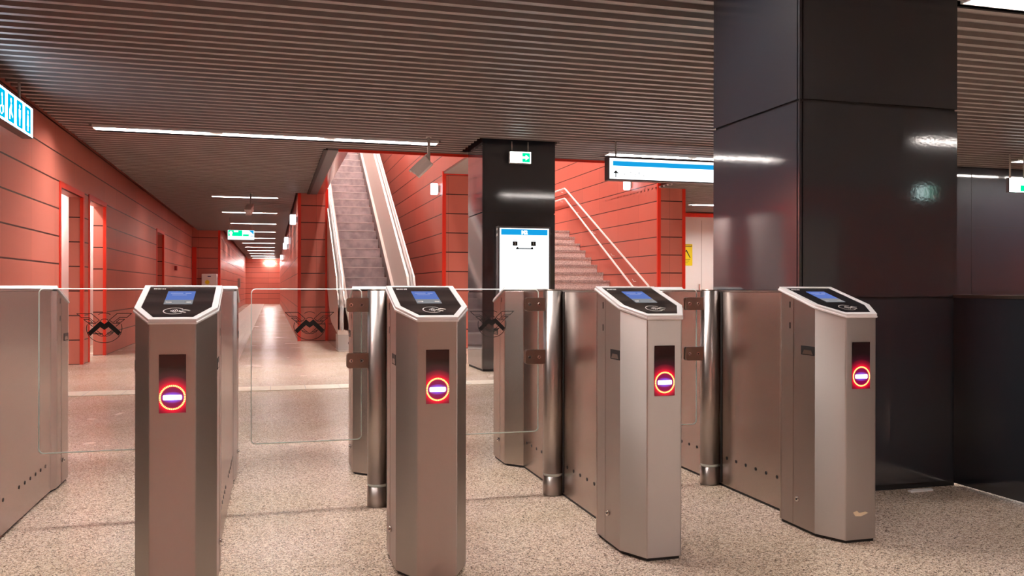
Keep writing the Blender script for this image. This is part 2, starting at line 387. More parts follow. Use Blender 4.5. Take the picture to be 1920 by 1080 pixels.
o = struct(d, 'door_5'); MB().box(9.8, 9.83, YB+.05, YB+.1, .95, 1.15, CHROME).build('door_handle', o)

# ------------------------------------------------------------------ slatted ceiling
P = 1/6
holes = []    # x0,x1,y0,y1
LROWS = [(-2.0, 2.05, 10.93, 3), (4.45, 8.50, 11.10, 3), (10.38, 13.08, 10.05, 2), (4.30, 8.35, 4.50, 3), (-2.0, 2.05, 4.20, 3), (2.0, 4.7, .30, 2), (7.7, 11.75, -1.42, 3), (8.9, 11.6, 17.25, 2), (8.9, 11.6, 14.5, 2), (-2.0, 2.05, -4.6, 3)]  # last two rows: unseen lamps added to brighten the door and back wall
CORR = [18.44 + 3.78*i for i in range(11)]
for x0, x1, yc, n in LROWS: holes.append((x0-.005, x1+.005, yc-.105, yc+.105))
for yc in CORR: holes.append((-1.185, .135, yc-.095, yc+.095))
PIL = [(2.555, 3.525, 3.78, 4.66), (2.545, 3.505, 10.50, 11.32)]
for a, b, c, d_ in PIL: holes.append((a-.07, b+.02, c-.015, d_+.04))
holes.append((.69, WX, 11.74, 18)); holes.append((RX+.02, 20, YP, 60)) if False else None
cl = MB()
def base_int(yc):
    if yc < 11.74: return [(-2.31, XR)]
    if yc < YP: return [(-2.31, .69), (WX+.0, 12.0)]
    if yc < 19.0: return [(-2.31, RX-.05), (WX+.54, 12.0)]
    if yc < YJ: return [(-2.31, RX-.05)]
    return [(XLF+.14, RX-.05)]
def subtract(ints, a, b):
    o = []
    for p, q in ints:
        if b <= p or a >= q: o.append((p, q)); continue
        if a > p: o.append((p, a))
        if b < q: o.append((b, q))
    return o
k = 0; y = YB
DS = .034
while y < YE:
    ys0, ys1 = y, y+.052            # visible strip
    yr1 = y+P
    ints = base_int(y+.08)
    for hx0, hx1, hy0, hy1 in holes:
        if hy1 > ys0 and hy0 < yr1: ints = subtract(ints, hx0, hx1)
    for a, b in ints:
        # one slat: lower strip, upstand and recessed flat, folded from sheet
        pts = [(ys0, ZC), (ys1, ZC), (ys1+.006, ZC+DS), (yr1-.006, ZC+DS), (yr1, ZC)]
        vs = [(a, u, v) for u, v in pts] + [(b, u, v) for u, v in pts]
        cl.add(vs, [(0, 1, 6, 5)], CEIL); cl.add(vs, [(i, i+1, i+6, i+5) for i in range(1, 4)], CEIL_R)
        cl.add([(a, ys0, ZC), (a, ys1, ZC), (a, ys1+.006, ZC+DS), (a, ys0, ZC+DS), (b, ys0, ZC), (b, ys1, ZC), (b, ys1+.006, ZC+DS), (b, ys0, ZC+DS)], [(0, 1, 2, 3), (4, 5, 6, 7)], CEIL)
    y += P
cl.box(XL-.25, .9, YB, YE+.2, 3.4, 3.5, VOID); cl.box(.9, XR+.2, YB, 11.7, 3.4, 3.5, VOID); cl.box(WX+.54, XR+.2, 11.7, 19.4, 3.4, 3.5, VOID)
struct(cl, 'ceiling')

# ------------------------------------------------------------------ ceiling strip lights
def strip_light(L, nseg, W, label, group='ceiling strip lights'):
    t = thing('ceiling_light', (0, 0, 0), label, 'light', group)
    f = MB(); hw = W/2; gw = .012
    f.box(0, L, -hw, -hw+gw, -.004, .07, WHITE_PL); f.box(0, L, hw-gw, hw, -.004, .07, WHITE_PL)
    f.box(0, gw, -hw, hw, -.004, .07, WHITE_PL); f.box(L-gw, L, -hw, hw, -.004, .07, WHITE_PL); f.box(0, L, -hw, hw, .07, .08, WHITE_PL)
    f.build('frame', t)
    sl = L/nseg
    for i in range(nseg):
        g = .15 if nseg > 1 else .03
        MB().box(i*sl+(.10 if i == 0 and nseg > 1 else g/2+.01), (i+1)*sl-(.10 if i == nseg-1 and nseg > 1 else g/2+.01), -hw+.02, hw-.02, .040, .06, E_LAMP).build('diffuser', t)
        if i: MB().box(i*sl-g/2, i*sl+g/2, -hw+gw, hw-gw, .02, .06, GREY_PL).build('connector', t)
    return t
labs = ['long three-section strip light crossing the ceiling at left, before the escalator',
        'strip light glowing just above the lit blue and white direction sign',
        'short strip light in the ceiling at the far right, above the hanging green sign',
        'strip light in the ceiling at the top right corner of the picture',
        'strip light in the slatted ceiling directly above the ticket gates, out of view overhead',
        'shorter strip light overhead behind the viewer',
        'strip light behind the viewer to the right, mirrored in the black pillar',
        'strip light in the side corridor above the white door with the yellow notice',
        'added strip light brightening the white door, unseen behind the big black pillar', 'added strip light behind the viewer, brightening the red back wall']
proto = strip_light(4.05, 3, .19, labs[0]); proto.location = (-2.0, 10.93, ZC)
proto2 = None
for (x0, x1, yc, n), lb in list(zip(LROWS, labs))[1:]:
    if n == 3: dup(proto, (x0, yc, ZC), lb)
    elif proto2 is None: proto2 = strip_light(2.70, 2, .19, lb); proto2.location = (x0, yc, ZC)
    else: dup(proto2, (x0, yc, ZC), lb)
ordn = ['nearest', 'second', 'third', 'fourth', 'fifth', 'sixth', 'seventh', 'eighth', 'ninth', 'tenth', 'farthest']
cp = strip_light(1.31, 1, .17, 'single strip light in the far corridor ceiling, nearest of its row', 'corridor strip lights'); cp.location = (-1.18, CORR[0], ZC)
for i, yc in enumerate(CORR[1:]):
    dup(cp, (-1.18, yc, ZC), 'single strip light in the far corridor ceiling, %s of its row' % ordn[i+1])
# unseen lamps added to brighten the stair and escalator well
wlp = strip_light(4.05, 3, .34, 'added wide strip light, unseen high over the foot of the escalator', 'added shaft strip lights'); wlp.location = (1.9, 12.2, ZT-.08); wlp.rotation_euler = (0, 0, PI/2)
for (x, yy, lb) in ((1.9, 17.0, 'added wide strip light, unseen high over the middle of the escalator'), (1.9, 22.0, 'added wide strip light, unseen high over the top of the escalator'),
                    (4.9, 12.2, 'added wide strip light, unseen high over the foot of the granite stairs'), (4.9, 17.0, 'added wide strip light, unseen high over the stair landing'), (4.9, 22.0, 'added wide strip light, unseen high beyond the stair landing')):
    dup(wlp, (x, yy, ZT-.08), lb)
al_ = dup(cp, (-2.9, 13.6, 2.62), 'added small strip light, unseen inside the white alcove behind the left red wall', PI/2); al_['group'] = 'added alcove lights'  # unseen lamp added to brighten the white alcove wall
al2 = dup(cp, (-2.9, 16.3, 2.62), 'second added small strip light in the white alcove, deeper than the first', PI/2); al2['group'] = 'added alcove lights'  # another one added so the second opening shows bright white

# ------------------------------------------------------------------ pillars
def pillar(x0, x1, y0, y1, label):
    t = thing('pillar', ((x0+x1)/2, (y0+y1)/2, 0), label, 'pillar', 'black clad pillars')
    hx, hy = (x1-x0)/2, (y1-y0)/2; zs = [.03, .993, 1.007, 1.993, 2.007, 2.993, 3.007, 3.39]
    core = MB().box(-hx+.012, hx-.012, -hy+.012, hy-.012, 0, 3.39, JOINT); core.build('core', t)
    for k in range(0, 8, 2):
        z0, z1 = zs[k], zs[k+1]; g = .007
        p = MB()
        p.box(-hx+.022, hx-g, -hy, -hy+.011, z0, z1, BLACKP); p.box(-hx+g, hx-g, hy-.011, hy, z0, z1, BLACKP)
        p.box(-hx, -hx+.011, -hy+.022, hy-g, z0, z1, BLACKP); p.box(hx-.011, hx, -hy+g, hy-g, z0, z1, BLACKP)
        p.build('cladding_panel', t)
        c = MB().box(-hx+.002, -hx+.016, -hy+.002, -hy+.016, z0, z1, BLACKP); c.build('corner_strip', t)
    return t
pillar(*PIL[0], 'big glossy black clad pillar at right, standing behind the rightmost ticket gate')
pillar(*PIL[1], 'glossy black clad pillar in the middle carrying the lit information board')
# low black barrier at right
lb = thing('barrier', (3.49, 3.77, 0), 'low black glossy barrier running forward from the big pillar at the right edge', 'barrier')
MB().box(0, .06, -2.6, 0, .02, 1.0, BLACKP).build('panel', lb)
MB().box(-.005, .065, -2.6, 0, 1.0, 1.018, STEEL_D).build('cap_rail', lb)
for yy in (-.47, -1.5, -2.55): MB().box(-.006, 0, yy-.006, yy+.004, .15, 1.0, CHROME).build('edge_strip', lb)

# ------------------------------------------------------------------ ticket gates
ped = [(-.072, 0), (.072, 0), (.132, .124), (.132, .386), (.118, .44), (.118, 1.82), (.132, 1.874), (.132, 2.136), (.072, 2.26), (-.072, 2.26), (-.132, 2.136), (-.132, 1.874), (-.042, 1.784), (-.042, .476), (-.132, .386), (-.132, .124)]
def topz(y):
    yy = min(y, 2.26-y)
    return min(1.036, .932 + .285*yy)
def build_gate(label):
    G = thing('ticket_gate', (0, 0, 0), label, 'ticket gate', 'ticket gates in a row')
    # pedestal ends (upper outline sloped)
    def loop(poly, z0, fz, mb, m):
        n = len(poly); vs = [(x, y, z0) for x, y in poly] + [(x, y, fz(y)) for x, y in poly]
        mb.add(vs, [(i, (i+1) % n, n+(i+1) % n, n+i) for i in range(n)] + [tuple(range(n))[::-1], tuple(range(n, 2*n))], m)
    front = [(-.072, 0), (.072, 0), (.132, .124), (.132, .372), (-.132, .372), (-.132, .124)]
    cab = MB(); loop(front, .012, topz, cab, STEEL); cab.build('front_cabinet', G, bevel=.003)
    rear = [(-x, 2.26-y) for x, y in front]
    cab = MB(); loop(rear, .012, topz, cab, STEEL_B); cab.build('rear_cabinet', G, bevel=.003)
    body = [(-.132, .374), (.132, .374), (.132, .386), (.118, .44), (.118, 1.82), (.132, 1.874), (.132, 1.886), (-.132, 1.886), (-.132, 1.874), (-.042, 1.784), (-.042, .476), (-.132, .386)]
    b = MB(); loop(body, .012, lambda y: 1.033, b, STEEL_B); b.build('body', G, bevel=.003)
    MB().prism([(x*.9, y) for x, y in body], .0, .013, BLACK_PL).build('base', G)
    pl = MB(); pl.prism([(x*.93, .008+y*.97) for x, y in front], .0, .013, BLACK_PL); pl.build('front_plinth', G)
    pl = MB(); pl.prism([(x*.93, 2.252-(2.26-y)*.97) for x, y in rear], .0, .013, BLACK_PL); pl.build('rear_plinth', G)
    # top cover on the body
    tc = MB(); tc.box(-.044, .12, .40, 1.86, 1.033, 1.040, STEEL); tc.build('top_cover', G, bevel=.002)
    # reader panels
    def reader(flip):
        S_ = -1 if flip else 1
        def W(x, y, h): # point on the tilted plane, h above it
            yy = y; z = .934 + .287*yy + h*.961
            yo = yy - h*.276
            return (x*S_, 2.26-yo if flip else yo, z)
        outer = [(-.075, -.006), (.075, -.006), (.137, .122), (.137, .392), (-.137, .392), (-.137, .122)]
        inner = [(-.062, .020), (.062, .020), (.114, .128), (.114, .372), (-.114, .372), (-.114, .128)]
        mid = [(x*1.0+.0, y) for x, y in outer]
        R = MB(); n = 6
        low = [W(x*1.012, y, -.004) for x, y in outer]; lo2 = [W(x*1.012, y, .003) for x, y in outer]
        st = [W(x*.985, .003+y*.985, .004) for x, y in outer]; hi = [W(x*.985, .003+y*.985, .013) for x, y in outer]; inn = [W(x, y, .013) for x, y in inner]; ind = [W(x, y, .009) for x, y in inner]
        allv = low+lo2+st+hi+inn+ind; fs = []
        for k in range(5):
            for i in range(n): fs.append((k*n+i, k*n+(i+1) % n, (k+1)*n+(i+1) % n, (k+1)*n+i))
        fs.append(tuple(range(n))[::-1]); R.add(allv, fs, FRAME_W)
        fr = R.build('reader_frame', G, bevel=.0012)
        pn = MB(); pn.quad([W(x*.995, y, .0105) for x, y in inner], BLACK_GLASS); pan = pn.build('reader_panel', G)
        # screen
        sc = MB(); h = .0112
        sc.quad([W(-.047, .165, h), (W(.047, .165, h)), W(.047, .215, h), W(-.047, .215, h)], E_SCRG)
        sc.quad([W(-.047, .215, h), (W(.047, .215, h)), W(.047, .318, h), W(-.047, .318, h)], E_SCRB)
        h2 = .0116
        for (xa, xb, yy, tk, m) in ((-.036, .006, .292, .007, E_SCRT), (.014, .034, .291, .007, E_SCRT), (-.030, .020, .272, .006, E_SCRT), (-.042, -.022, .186, .009, GREY_PL), (.020, .042, .186, .009, GREY_PL)):
            sc.quad([W(xa, yy-tk/2, h2), W(xb, yy-tk/2, h2), W(xb, yy+tk/2, h2), W(xa, yy+tk/2, h2)], m)
        sc.build('screen', pan)
        # contactless card symbol: oval, hand holding a card and waves
        sy = MB(); cx, cy = -.004, .088
        def arc(cx, cy, rx, ry, a0, a1, tk, n=18):
            o = [(cx+rx*math.cos(a0+(a1-a0)*i/n), cy+ry*math.sin(a0+(a1-a0)*i/n)) for i in range(n+1)]
            q = [(cx+(rx-tk)*math.cos(a0+(a1-a0)*i/n), cy+(ry-tk)*math.sin(a0+(a1-a0)*i/n)) for i in range(n+1)]
            for i in range(n): sy.quad([W(*o[i], h2), W(*o[i+1], h2), W(*q[i+1], h2), W(*q[i], h2)], GREY_PL)
        arc(cx, cy, .036, .034, .7, 2*PI-.7, .0035, 26)
        for k in range(4): arc(cx-.016+.0*k, cy, .008+.0065*k, .010+.0065*k, -.75, .75, .0030, 8)
        sy.quad([W(.018, .098, h2), W(.030, .104, h2), W(.048, .092, h2), W(.044, .088, h2), W(.030, .096, h2), W(.020, .092, h2)], GREY_PL)
        sy.quad([W(.012, .094, h2), W(.020, .086, h2), W(.036, .074, h2), W(.032, .070, h2), W(.016, .078, h2), W(.008, .084, h2)], GREY_PL)
        sy.build('contactless_symbol', pan)
        br = MB()
        for i, ww in enumerate((.006, .005, .006, .004, .006, .005)):
            x = -.100+.0072*i; br.quad([W(x, .343, h2), W(x+ww, .343, h2), W(x+ww, .352, h2), W(x, .352, h2)], WHITE_PL)
        br.build('maker_mark', pan)
    reader(False); reader(True)
    # front indicator panels
    for fl_ in (0, 1):
        def F(x, z, d): return (x if not fl_ else -x, -d if not fl_ else 2.26+d, z)
        ip = MB(); n = 4
        a = [F(-.042, .636, .0005), F(.042, .636, .0005), F(.042, .829, .0005), F(-.042, .829, .0005)]
        c = [F(-.042, .636, .003), F(.042, .636, .003), F(.042, .829, .003), F(-.042, .829, .003)]
        ip.add(a+c, [(0, 1, 5, 4), (1, 2, 6, 5), (2, 3, 7, 6), (3, 0, 4, 7), (4, 5, 6, 7)], LEDF)
        I = ip.build('indicator_panel', G)
        r = MB()
        for k in range(44):
            t_ = 2*PI*(k+.5)/44; dt = 2*PI/44*.33
            pts = [(.036, t_-dt), (.0415, t_-dt), (.0415, t_+dt), (.036, t_+dt)]
            r.quad([F(q*math.cos(s_), .687+q*math.sin(s_), .0036) for q, s_ in pts], E_LED)
        r.build('light_ring', I)
        MB().prism(rrect(-.029, .029, .679, .695, .004), .0034, .0042, E_BAR, fn=lambda u, v, d: F(u, v, d)).build('light_bar', I)
    # side details: handle recess, seam, lock, sensor slots, sensor row, both sides and both ends
    for sx in (-1, 1):
        for ry in (0, 1):
            Y = (lambda y: 2.26-y) if ry else (lambda y: y)
            x = .132*sx; o_ = .0015*sx
            hr = MB(); y0, y1 = sorted((Y(.125), Y(.222)))
            hr.box(min(x, x+o_), max(x, x+o_), y0, y1, .764, .803, BLACK_PL)
            y2, y3 = sorted((Y(.137), Y(.212)))
            hr.add([(x+o_*1.2, y2, .768), (x+o_*1.2, y3, .768), (x+o_*1.2, y3-.012, .786), (x+o_*1.2, y2+.012, .786)], [(0, 1, 2, 3)], STEEL_D)
            hr.build('grip_recess', G)
            se = MB(); ya = Y(.281); se.box(min(x, x+o_*.5), max(x, x+o_*.5), ya-.0012, ya+.0012, .015, topz(.281)-.006, STEEL_D); se.build('seam', G)
            lk = MB().cyl((Y(.245), .131), .011, x, x+.008*sx, CHROME, 'x', 14); lk.cyl((Y(.245), .131), .004, x, x+.0095*sx, BLACK_PL, 'x', 8); lk.build('lock', G)
            for z0, z1 in ((.965, .992), (.873, .900)): MB().box(min(x, x+o_*.6), max(x, x+o_*.6), Y(.306)-.004, Y(.306)+.004, z0, z1, BLACK_PL).build('sensor_slot', G)
            xb = -.042 if sx < 0 else .118
            for k in range(6):
                yy = Y(.546+.093*k)
                MB().cyl((yy, .158), .0085, xb, xb+.0015*sx, BLACK_PL, 'x', 12).build('sensor', G)
    # post and wing
    MB().cyl((-.079, 1.13), .050, .112, 1.036, POST, n=32).build('post', G, bevel=0)
    c = MB(); c.cyl((-.079, 1.13), .0505, .002, .098, STEEL, n=32); c.cyl((-.079, 1.13), .049, .098, .112, GLASS_EDGE, n=32); c.build('post_collar', G)
    MB().cyl((-.079, 1.13), .044, 1.036, 1.043, STEEL_D, n=32).build('post_cap', G)
    MB().box(-.0445, -.0405, 1.184, 1.20, .02, 1.03, BLACK_PL).build('gap_seal', G); MB().box(-.0445, -.0405, 1.06, 1.076, .02, 1.03, BLACK_PL).build('gap_seal', G)
    gp = rrect(-.665, -.155, .322, 1.046, .022)
    gl = MB(); yg0, yg1 = 1.125, 1.135
    gl.quad([(u, (yg0+yg1)/2, v) for u, v in gp], GLASS)
    g_ = gl.build('glass_wing', G)
    ed = MB(); n = len(gp); gi = rrect(-.661, -.159, .326, 1.042, .019)
    rings = [[(u, yg0-.0003, v) for u, v in gi], [(u, yg0+.0028, v) for u, v in gp], [(u, yg1-.0028, v) for u, v in gp], [(u, yg1+.0003, v) for u, v in gi]]
    ed.add([q for r_ in rings for q in r_], [(k*n+i, k*n+(i+1) % n, (k+1)*n+(i+1) % n, (k+1)*n+i) for k in range(3) for i in range(n)], GLASS_EDGE); ed.build('glass_edge', g_)
    for z0, z1 in ((.934, 1.002), (.666, .738)):
        hp = MB(); hp.prism(rrect(-.228, -.10, z0, z1, .012, corners=(0, 0, 1, 1)), 1.112, 1.125, STEEL_D, fn=lambda u, v, d: (u, d, v))
        hp.prism(rrect(-.228, -.10, z0, z1, .012, corners=(0, 0, 1, 1)), 1.135, 1.148, STEEL_D, fn=lambda u, v, d: (u, d, v))
        H = hp.build('hinge_plate', G, bevel=.0015)
        for x in (-.208, -.158):
            MB().cyl((x, (z0+z1)/2), .0085, 1.107, 1.1125, CHROME, 'y', 16).cyl((x, (z0+z1)/2), .004, 1.1062, 1.107, BLACK_PL, 'y', 6).build('screw', H)
    # winged metro emblem printed on the pane
    em = MB(); ex, ez, sc_ = -.400, .868, .00009
    ye = 1.1243
    # measured in a 1440x1080 view: centre (637,640) of the round part, 393 radius
    def EP(a, b): return (ex+(a-637)*.0001835, ye, ez-(b-640)*.0001835)
    def line(pts, w_=15, closed=False):
        pts = [Vector(p) for p in pts]; n = len(pts)
        for i in range(n if closed else n-1):
            a, b = pts[i], pts[(i+1) % n]; d = (b-a).normalized(); nn = Vector((-d.y, d.x))*w_/2; d = d*w_*.4
            em.quad([EP(*(a-d+nn)), EP(*(b+d+nn)), EP(*(b+d-nn)), EP(*(a-d-nn))], INK)
    def arcp(cx, cy, rx, ry, a0, a1, n=24): return [(cx+rx*math.cos(math.radians(a0+(a1-a0)*i/n)), cy-ry*math.sin(math.radians(a0+(a1-a0)*i/n))) for i in range(n+1)]
    line(arcp(637, 640, 393, 348, 164, 376, 48)); line(arcp(637, 480, 225, 213, 55, 125, 12))
    line(arcp(637, 525, 115, 112, 40, 140, 10))
    for s_ in (1, -1):
        X = (lambda p: [(637+(a-637)*s_, b) for a, b in p])
        line(X([(30, 282), (350, 282), (525, 440), (470, 492), (425, 492), (300, 380), (135, 380)]), closed=True)
        line(X([(185, 425), (300, 425), (375, 495), (270, 495)]), closed=True)
        line(X([(285, 520), (450, 520)])); line(X([(300, 525), (375, 590)]))
        line(X([(480, 700), (637, 832)])); line(X(arcp(637, 640, 230, 195, 208, 262, 8))); line(X([(440, 740), (560, 790)]))
    Mpts = [(265, 735), (545, 460), (637, 535), (730, 460), (1008, 735), (950, 822), (730, 610), (637, 678), (545, 610), (325, 822)]
    L_ = [Mpts[0], Mpts[1], Mpts[8], Mpts[9]]; em.quad([EP(*p) for p in L_], INK)
    em.quad([EP(*p) for p in (Mpts[1], Mpts[2], Mpts[7], Mpts[8])], INK); em.quad([EP(*p) for p in (Mpts[2], Mpts[3], Mpts[6], Mpts[7])], INK)
    em.quad([EP(*p) for p in (Mpts[3], Mpts[4], Mpts[5], Mpts[6])], INK)
    em.build('emblem', g_)
    return G
GL = ['steel ticket gate cut off by the left picture edge, only its right flank showing',
      'steel ticket gate in front of the far corridor, second from the left',
      'steel ticket gate standing in front of the foot of the escalator',
      'steel ticket gate right of the lit information board, in front of the stairs',
      'rightmost steel ticket gate, beside the big black pillar, with a scuff near its foot']
gate = build_gate(GL[1])
GX = [-1.202, -.315, .572, 1.459, 2.346]
gate.location = (GX[1], 3.037, 0)
for i in (0, 2, 3, 4): dup(gate, (GX[i], 3.037, 0), GL[i])

# ------------------------------------------------------------------ escalator
X0, X1 = 1.055, 2.41; SI0, SI1 = 1.305, 2.135
E = thing('escalator', ((X0+X1)/2, 14.5, 0), 'steel escalator rising away through the red ceiling opening', 'escalator')
ex0 = (X0+X1)/2
RISE, RUN, NY0, NZ0 = .20, .351, 16.56, 1.25
def nos(y):      # height of the nosing line at depth y, eased at the foot
    z = NZ0+(y-NY0)*RISE/RUN
    return max(z, 0.02) if y > 15.2 or z > .3 else max(0.02, z)
def prof(y, h):
    z = nos(y)
    return z+h
def curve(h, y0, y1, n=14):
    pts = []
    yb = 14.45
    for i in range(n+1):
        y = y0+(y1-y0)*i/n; z = max(NZ0+(y-NY0)*RISE/RUN, 0)
        # smooth foot
        s_ = (y-14.38)/1.2
        if s_ < 1: z = max(0, (NZ0+(14.38+1.2-NY0)*RISE/RUN)*max(0, s_)**1.7)
        pts.append((y, z+h))
    return pts
YT = 24.6
for side in (-1, 1):
    # local outward direction: side -1 = left
    xi = SI0 if side < 0 else SI1; xo = X0 if side < 0 else X1
    xr = xi + side*.13        # inner top of panel
    def rz_(y, h=0.): return max(1.0, NZ0+(y-NY0)*RISE/RUN+.90) + h if y > 14.9 else 1.0-.0+h
    def railpts(h):
        pts = [(14.50+.0-h, .35), (14.50-h, .72)]
        for i in range(7):
            a_ = PI-PI/2*i/6; pts.append((14.80+(.30+h)*math.cos(a_), .70+(.30+h)*math.sin(a_)))
        for i in range(10):                         # eased transition to the incline
            y = 14.95+.13*i; zi = NZ0+(y-NY0)*RISE/RUN+.90; k = .10
            pts.append((y, h+(1.0+zi)/2+math.sqrt(((zi-1.0)/2)**2+k*k/4)))
        for i in range(24): y = 16.4+(YT-16.4)*i/23; pts.append((y, NZ0+(y-NY0)*RISE/RUN+.90+h))
        return pts
    def lowz(y):                                    # lower edge of the bright cladding
        return .27+.09*(y-14.5) if y < 16.3 else .432+(y-16.3)*RISE/RUN
    tp = railpts(0.)
    ys = [p[0] for p in tp]
    def wall_(x0_, x1_, lowf, m, name):
        mb = MB(); n_ = len(tp)
        lo = [(max(y, 14.5), min(lowf(y), z)) for y, z in tp]
        vs = [(x0_-ex0, y-14.5, z) for y, z in lo]+[(x0_-ex0, y-14.5, z) for y, z in tp]+[(x1_-ex0, y-14.5, z) for y, z in tp]
        mb.add(vs, [(i, i+1, n_+i+1, n_+i) for i in range(n_-1)]+[(n_+i, n_+i+1, 2*n_+i+1, 2*n_+i) for i in range(n_-1)], m)
        return mb.build(name, E)
    wall_(xo, xr, lowz, ESC_STEEL, 'outer_cladding')
    lc = MB(); yy_ = [14.5, 15.4, 16.3, 18, 20, 22, YT]; n_ = len(yy_); xs_ = xo-side*.004
    vs = [(xs_-ex0, y-14.5, 0) for y in yy_]+[(xs_-ex0, y-14.5, lowz(y)+.002) for y in yy_]
    lc.add(vs, [(i, i+1, n_+i+1, n_+i) for i in range(n_-1)], POL_STEEL); lc.build('lower_cladding', E)
    # newel front, leaning inner face
    nw = MB(); fr = [p for p in tp if p[0] < 14.81]
    def xin(z): return xi + (xr-xi)*min(1, max(0, (z-.20)/.70))
    fr2 = [(14.5, .27)]+fr[1:] if fr[0][1] > .27 else fr
    fr2 = [(14.5, .27), (14.5, .35)]+fr[1:]
    n_ = len(fr2); vs = [(xo-ex0, y-14.5, z) for y, z in fr2]+[(xin(z)-ex0, y-14.5, z) for y, z in fr2]
    nw.add(vs, [(i, i+1, n_+i+1, n_+i) for i in range(n_-1)], ESC_STEEL); nw.build('newel', E)
    bx = MB(); bx.box(min(xo, xi)-ex0+.003, max(xo, xi)-ex0, .0, .5, 0, .27, GREY_PL); bx.build('newel_base', E)
    MB().cyl(((xo+(xi-xo)*.80)-ex0, .13), .032, -.012, 0, BLACK_PL, 'y', 18).build('stop_button', E)
    # inner leaning panel, skirt and low deck
    def nosz(y): z = NZ0+(y-NY0)*RISE/RUN; return z if z > .15 else .15*math.exp((z-.15)*3)
    ip = MB(); n_ = len(tp)
    vs = [((xi+side*.045)-ex0, max(y, 14.5)-14.5, min(nosz(y)+.20, z)) for y, z in tp]+[(xr-ex0, y-14.5, z) for y, z in tp]
    ip.add(vs, [(i, i+1, n_+i+1, n_+i) for i in range(n_-1)], ESC_STEEL); ip.build('balustrade_panel', E)
    yy_ = [14.5+.35*i for i in range(30)]; n_ = len(yy_); sk = MB()
    vs = [(xi-ex0, y-14.5, nosz(y)-.12) for y in yy_]+[(xi-ex0, y-14.5, nosz(y)+.16) for y in yy_]+[((xi+side*.045)-ex0, y-14.5, nosz(y)+.20) for y in yy_]
    sk.add(vs, [(i, i+1, n_+i+1, n_+i) for i in range(n_-1)], STEEL_D); sk.add(vs, [(n_+i, n_+i+1, 2*n_+i+1, 2*n_+i) for i in range(n_-1)], ESC_STEEL); sk.build('skirt', E)
    xm = (xr+xo)/2
    MB().tube([(xm-ex0, a-14.5, b) for a, b in railpts(.035)], .034, GREY_PL, 10).build('handrail', E)
pp = MB().box(SI0-ex0-.25, SI1-ex0+.25, -.25, .55, 0, .012, ESC_STEEL); pp.build('landing_plate', E)
for k in range(-5, 24):
    y = NY0+RUN*k; z = NZ0+RISE*k
    if z < .05: continue
    s_ = MB(); w0, w1 = SI0-ex0+.004, SI1-ex0-.004
    s_.add([(w0, y-14.5, z), (w1, y-14.5, z), (w1, y+RUN-14.5, z), (w0, y+RUN-14.5, z), (w0, y-14.5+.03, z-RISE), (w1, y-14.5+.03, z-RISE)], [(0, 1, 2, 3), (4, 5, 1, 0)], ESC_STEP)
    s_.box(w0, w1, y-14.5-.006, y-14.5+.012, z-.010, z+.004, STEP_LINE); s_.build('step', E)
MB().box(SI0-ex0-.2, SI1-ex0+.2, YT-14.5, 30.9-14.5, NZ0+RISE*23-.3, NZ0+RISE*23, STEP).build('upper_landing', E)

# ------------------------------------------------------------------ granite stairs with wall rails
T = thing('staircase', (BX1, 14.75, 0), 'speckled granite stairs climbing right of the middle pillar', 'stairs')
R_, U_ = .1735, .365; n = 14; wd = WX-BX1-.004
for k in range(n):
    s_ = MB(); z = R_*(k+1); y = U_*k
    s_.box(.004, wd, y+.02, y+U_+.02, 0 if k == 0 else z-R_*1.0, z-.045, STEP); s_.box(.004, wd, y, y+U_+.02, z-.045, z, STEP_EDGE)
    s_.build('step', T)
s_ = MB(); s_.box(.004, wd, U_*n, 16.2, R_*n-.2, R_*n, STEP); s_.build('landing', T)
H = thing('handrail', (6.8, 15.0, 1.1), 'double white metal handrail fixed to the red wall beside the granite stairs', 'handrail')
def HP(y, z): return (0, y-15.0, z-1.1)
for pts in ([(14.78, 1.02), (14.863, 1.104), (19.594, 3.43), (19.66, 3.45), (22.5, 3.45)], [(15.45, .98), (15.53, 1.054), (19.594, 3.19), (19.66, 3.21), (22.5, 3.21)]):
    MB().tube([HP(*p) for p in pts], .021, WHITE_PL, 12).build('rail', H)
for zoff in (0, -.235):
    for y in (15.6, 16.7, 17.8, 18.9, 20.0, 21.3):
        z = (1.104+(y-14.863)*(3.43-1.104)/(19.594-14.863) if y < 19.6 else 3.45)+zoff
        if zoff and z < 1.05: continue
        MB().tube([HP(y, z), (.035, y-15, z-1.1-.05), (.079, y-15, z-1.1-.05)], .008, WHITE_PL, 8).build('bracket', H)

# ------------------------------------------------------------------ emergency lamps on the red walls
def wall_lamp(label):
    t = thing('wall_lamp', (0, 0, 0), label, 'lamp', 'small white lamps on the red walls')
    MB().box(-.03, 0, -.05, .05, -.06, .06, GREY_PL).build('mount', t)
    MB().prism(rrect(-.15, -.03, -.10, .10, .02), -.03, .03, E_WALL, fn=lambda u, v, d: (u, d, v)).build('diffuser', t)
    return t
wp = wall_lamp('small glowing white lamp on the red wall right of the escalator, beside the red edge'); wp.location = (SX1, 14.95, 2.79)
dup(wp, (WX, 15.85, 3.10), 'small glowing white lamp on the red stair wall below the lit direction sign')
dup(wp, (RX, 18.0, 2.43), 'small glowing white lamp on the corridor wall just behind the red pier')
dup(wp, (RX, 26.1, 2.43), 'small glowing white lamp on the corridor right wall, second from the pier')
dup(wp, (RX, 28.9, 2.40), 'small glowing white lamp on the corridor right wall, third from the pier')
dup(wp, (RX, 38.5, 2.36), 'small glowing white lamp on the corridor right wall, farthest of the row')
t = thing('end_lamp', (-.12, YE, 2.62), 'bright round lamp on the red wall closing the far corridor', 'lamp')
MB().box(-.3, .3, -.10, 0, -.08, .08, E_LAMP).build('diffuser', t); MB().box(-.32, .32, -.03, 0, -.1, .1, WHITE_PL).build('mount', t)

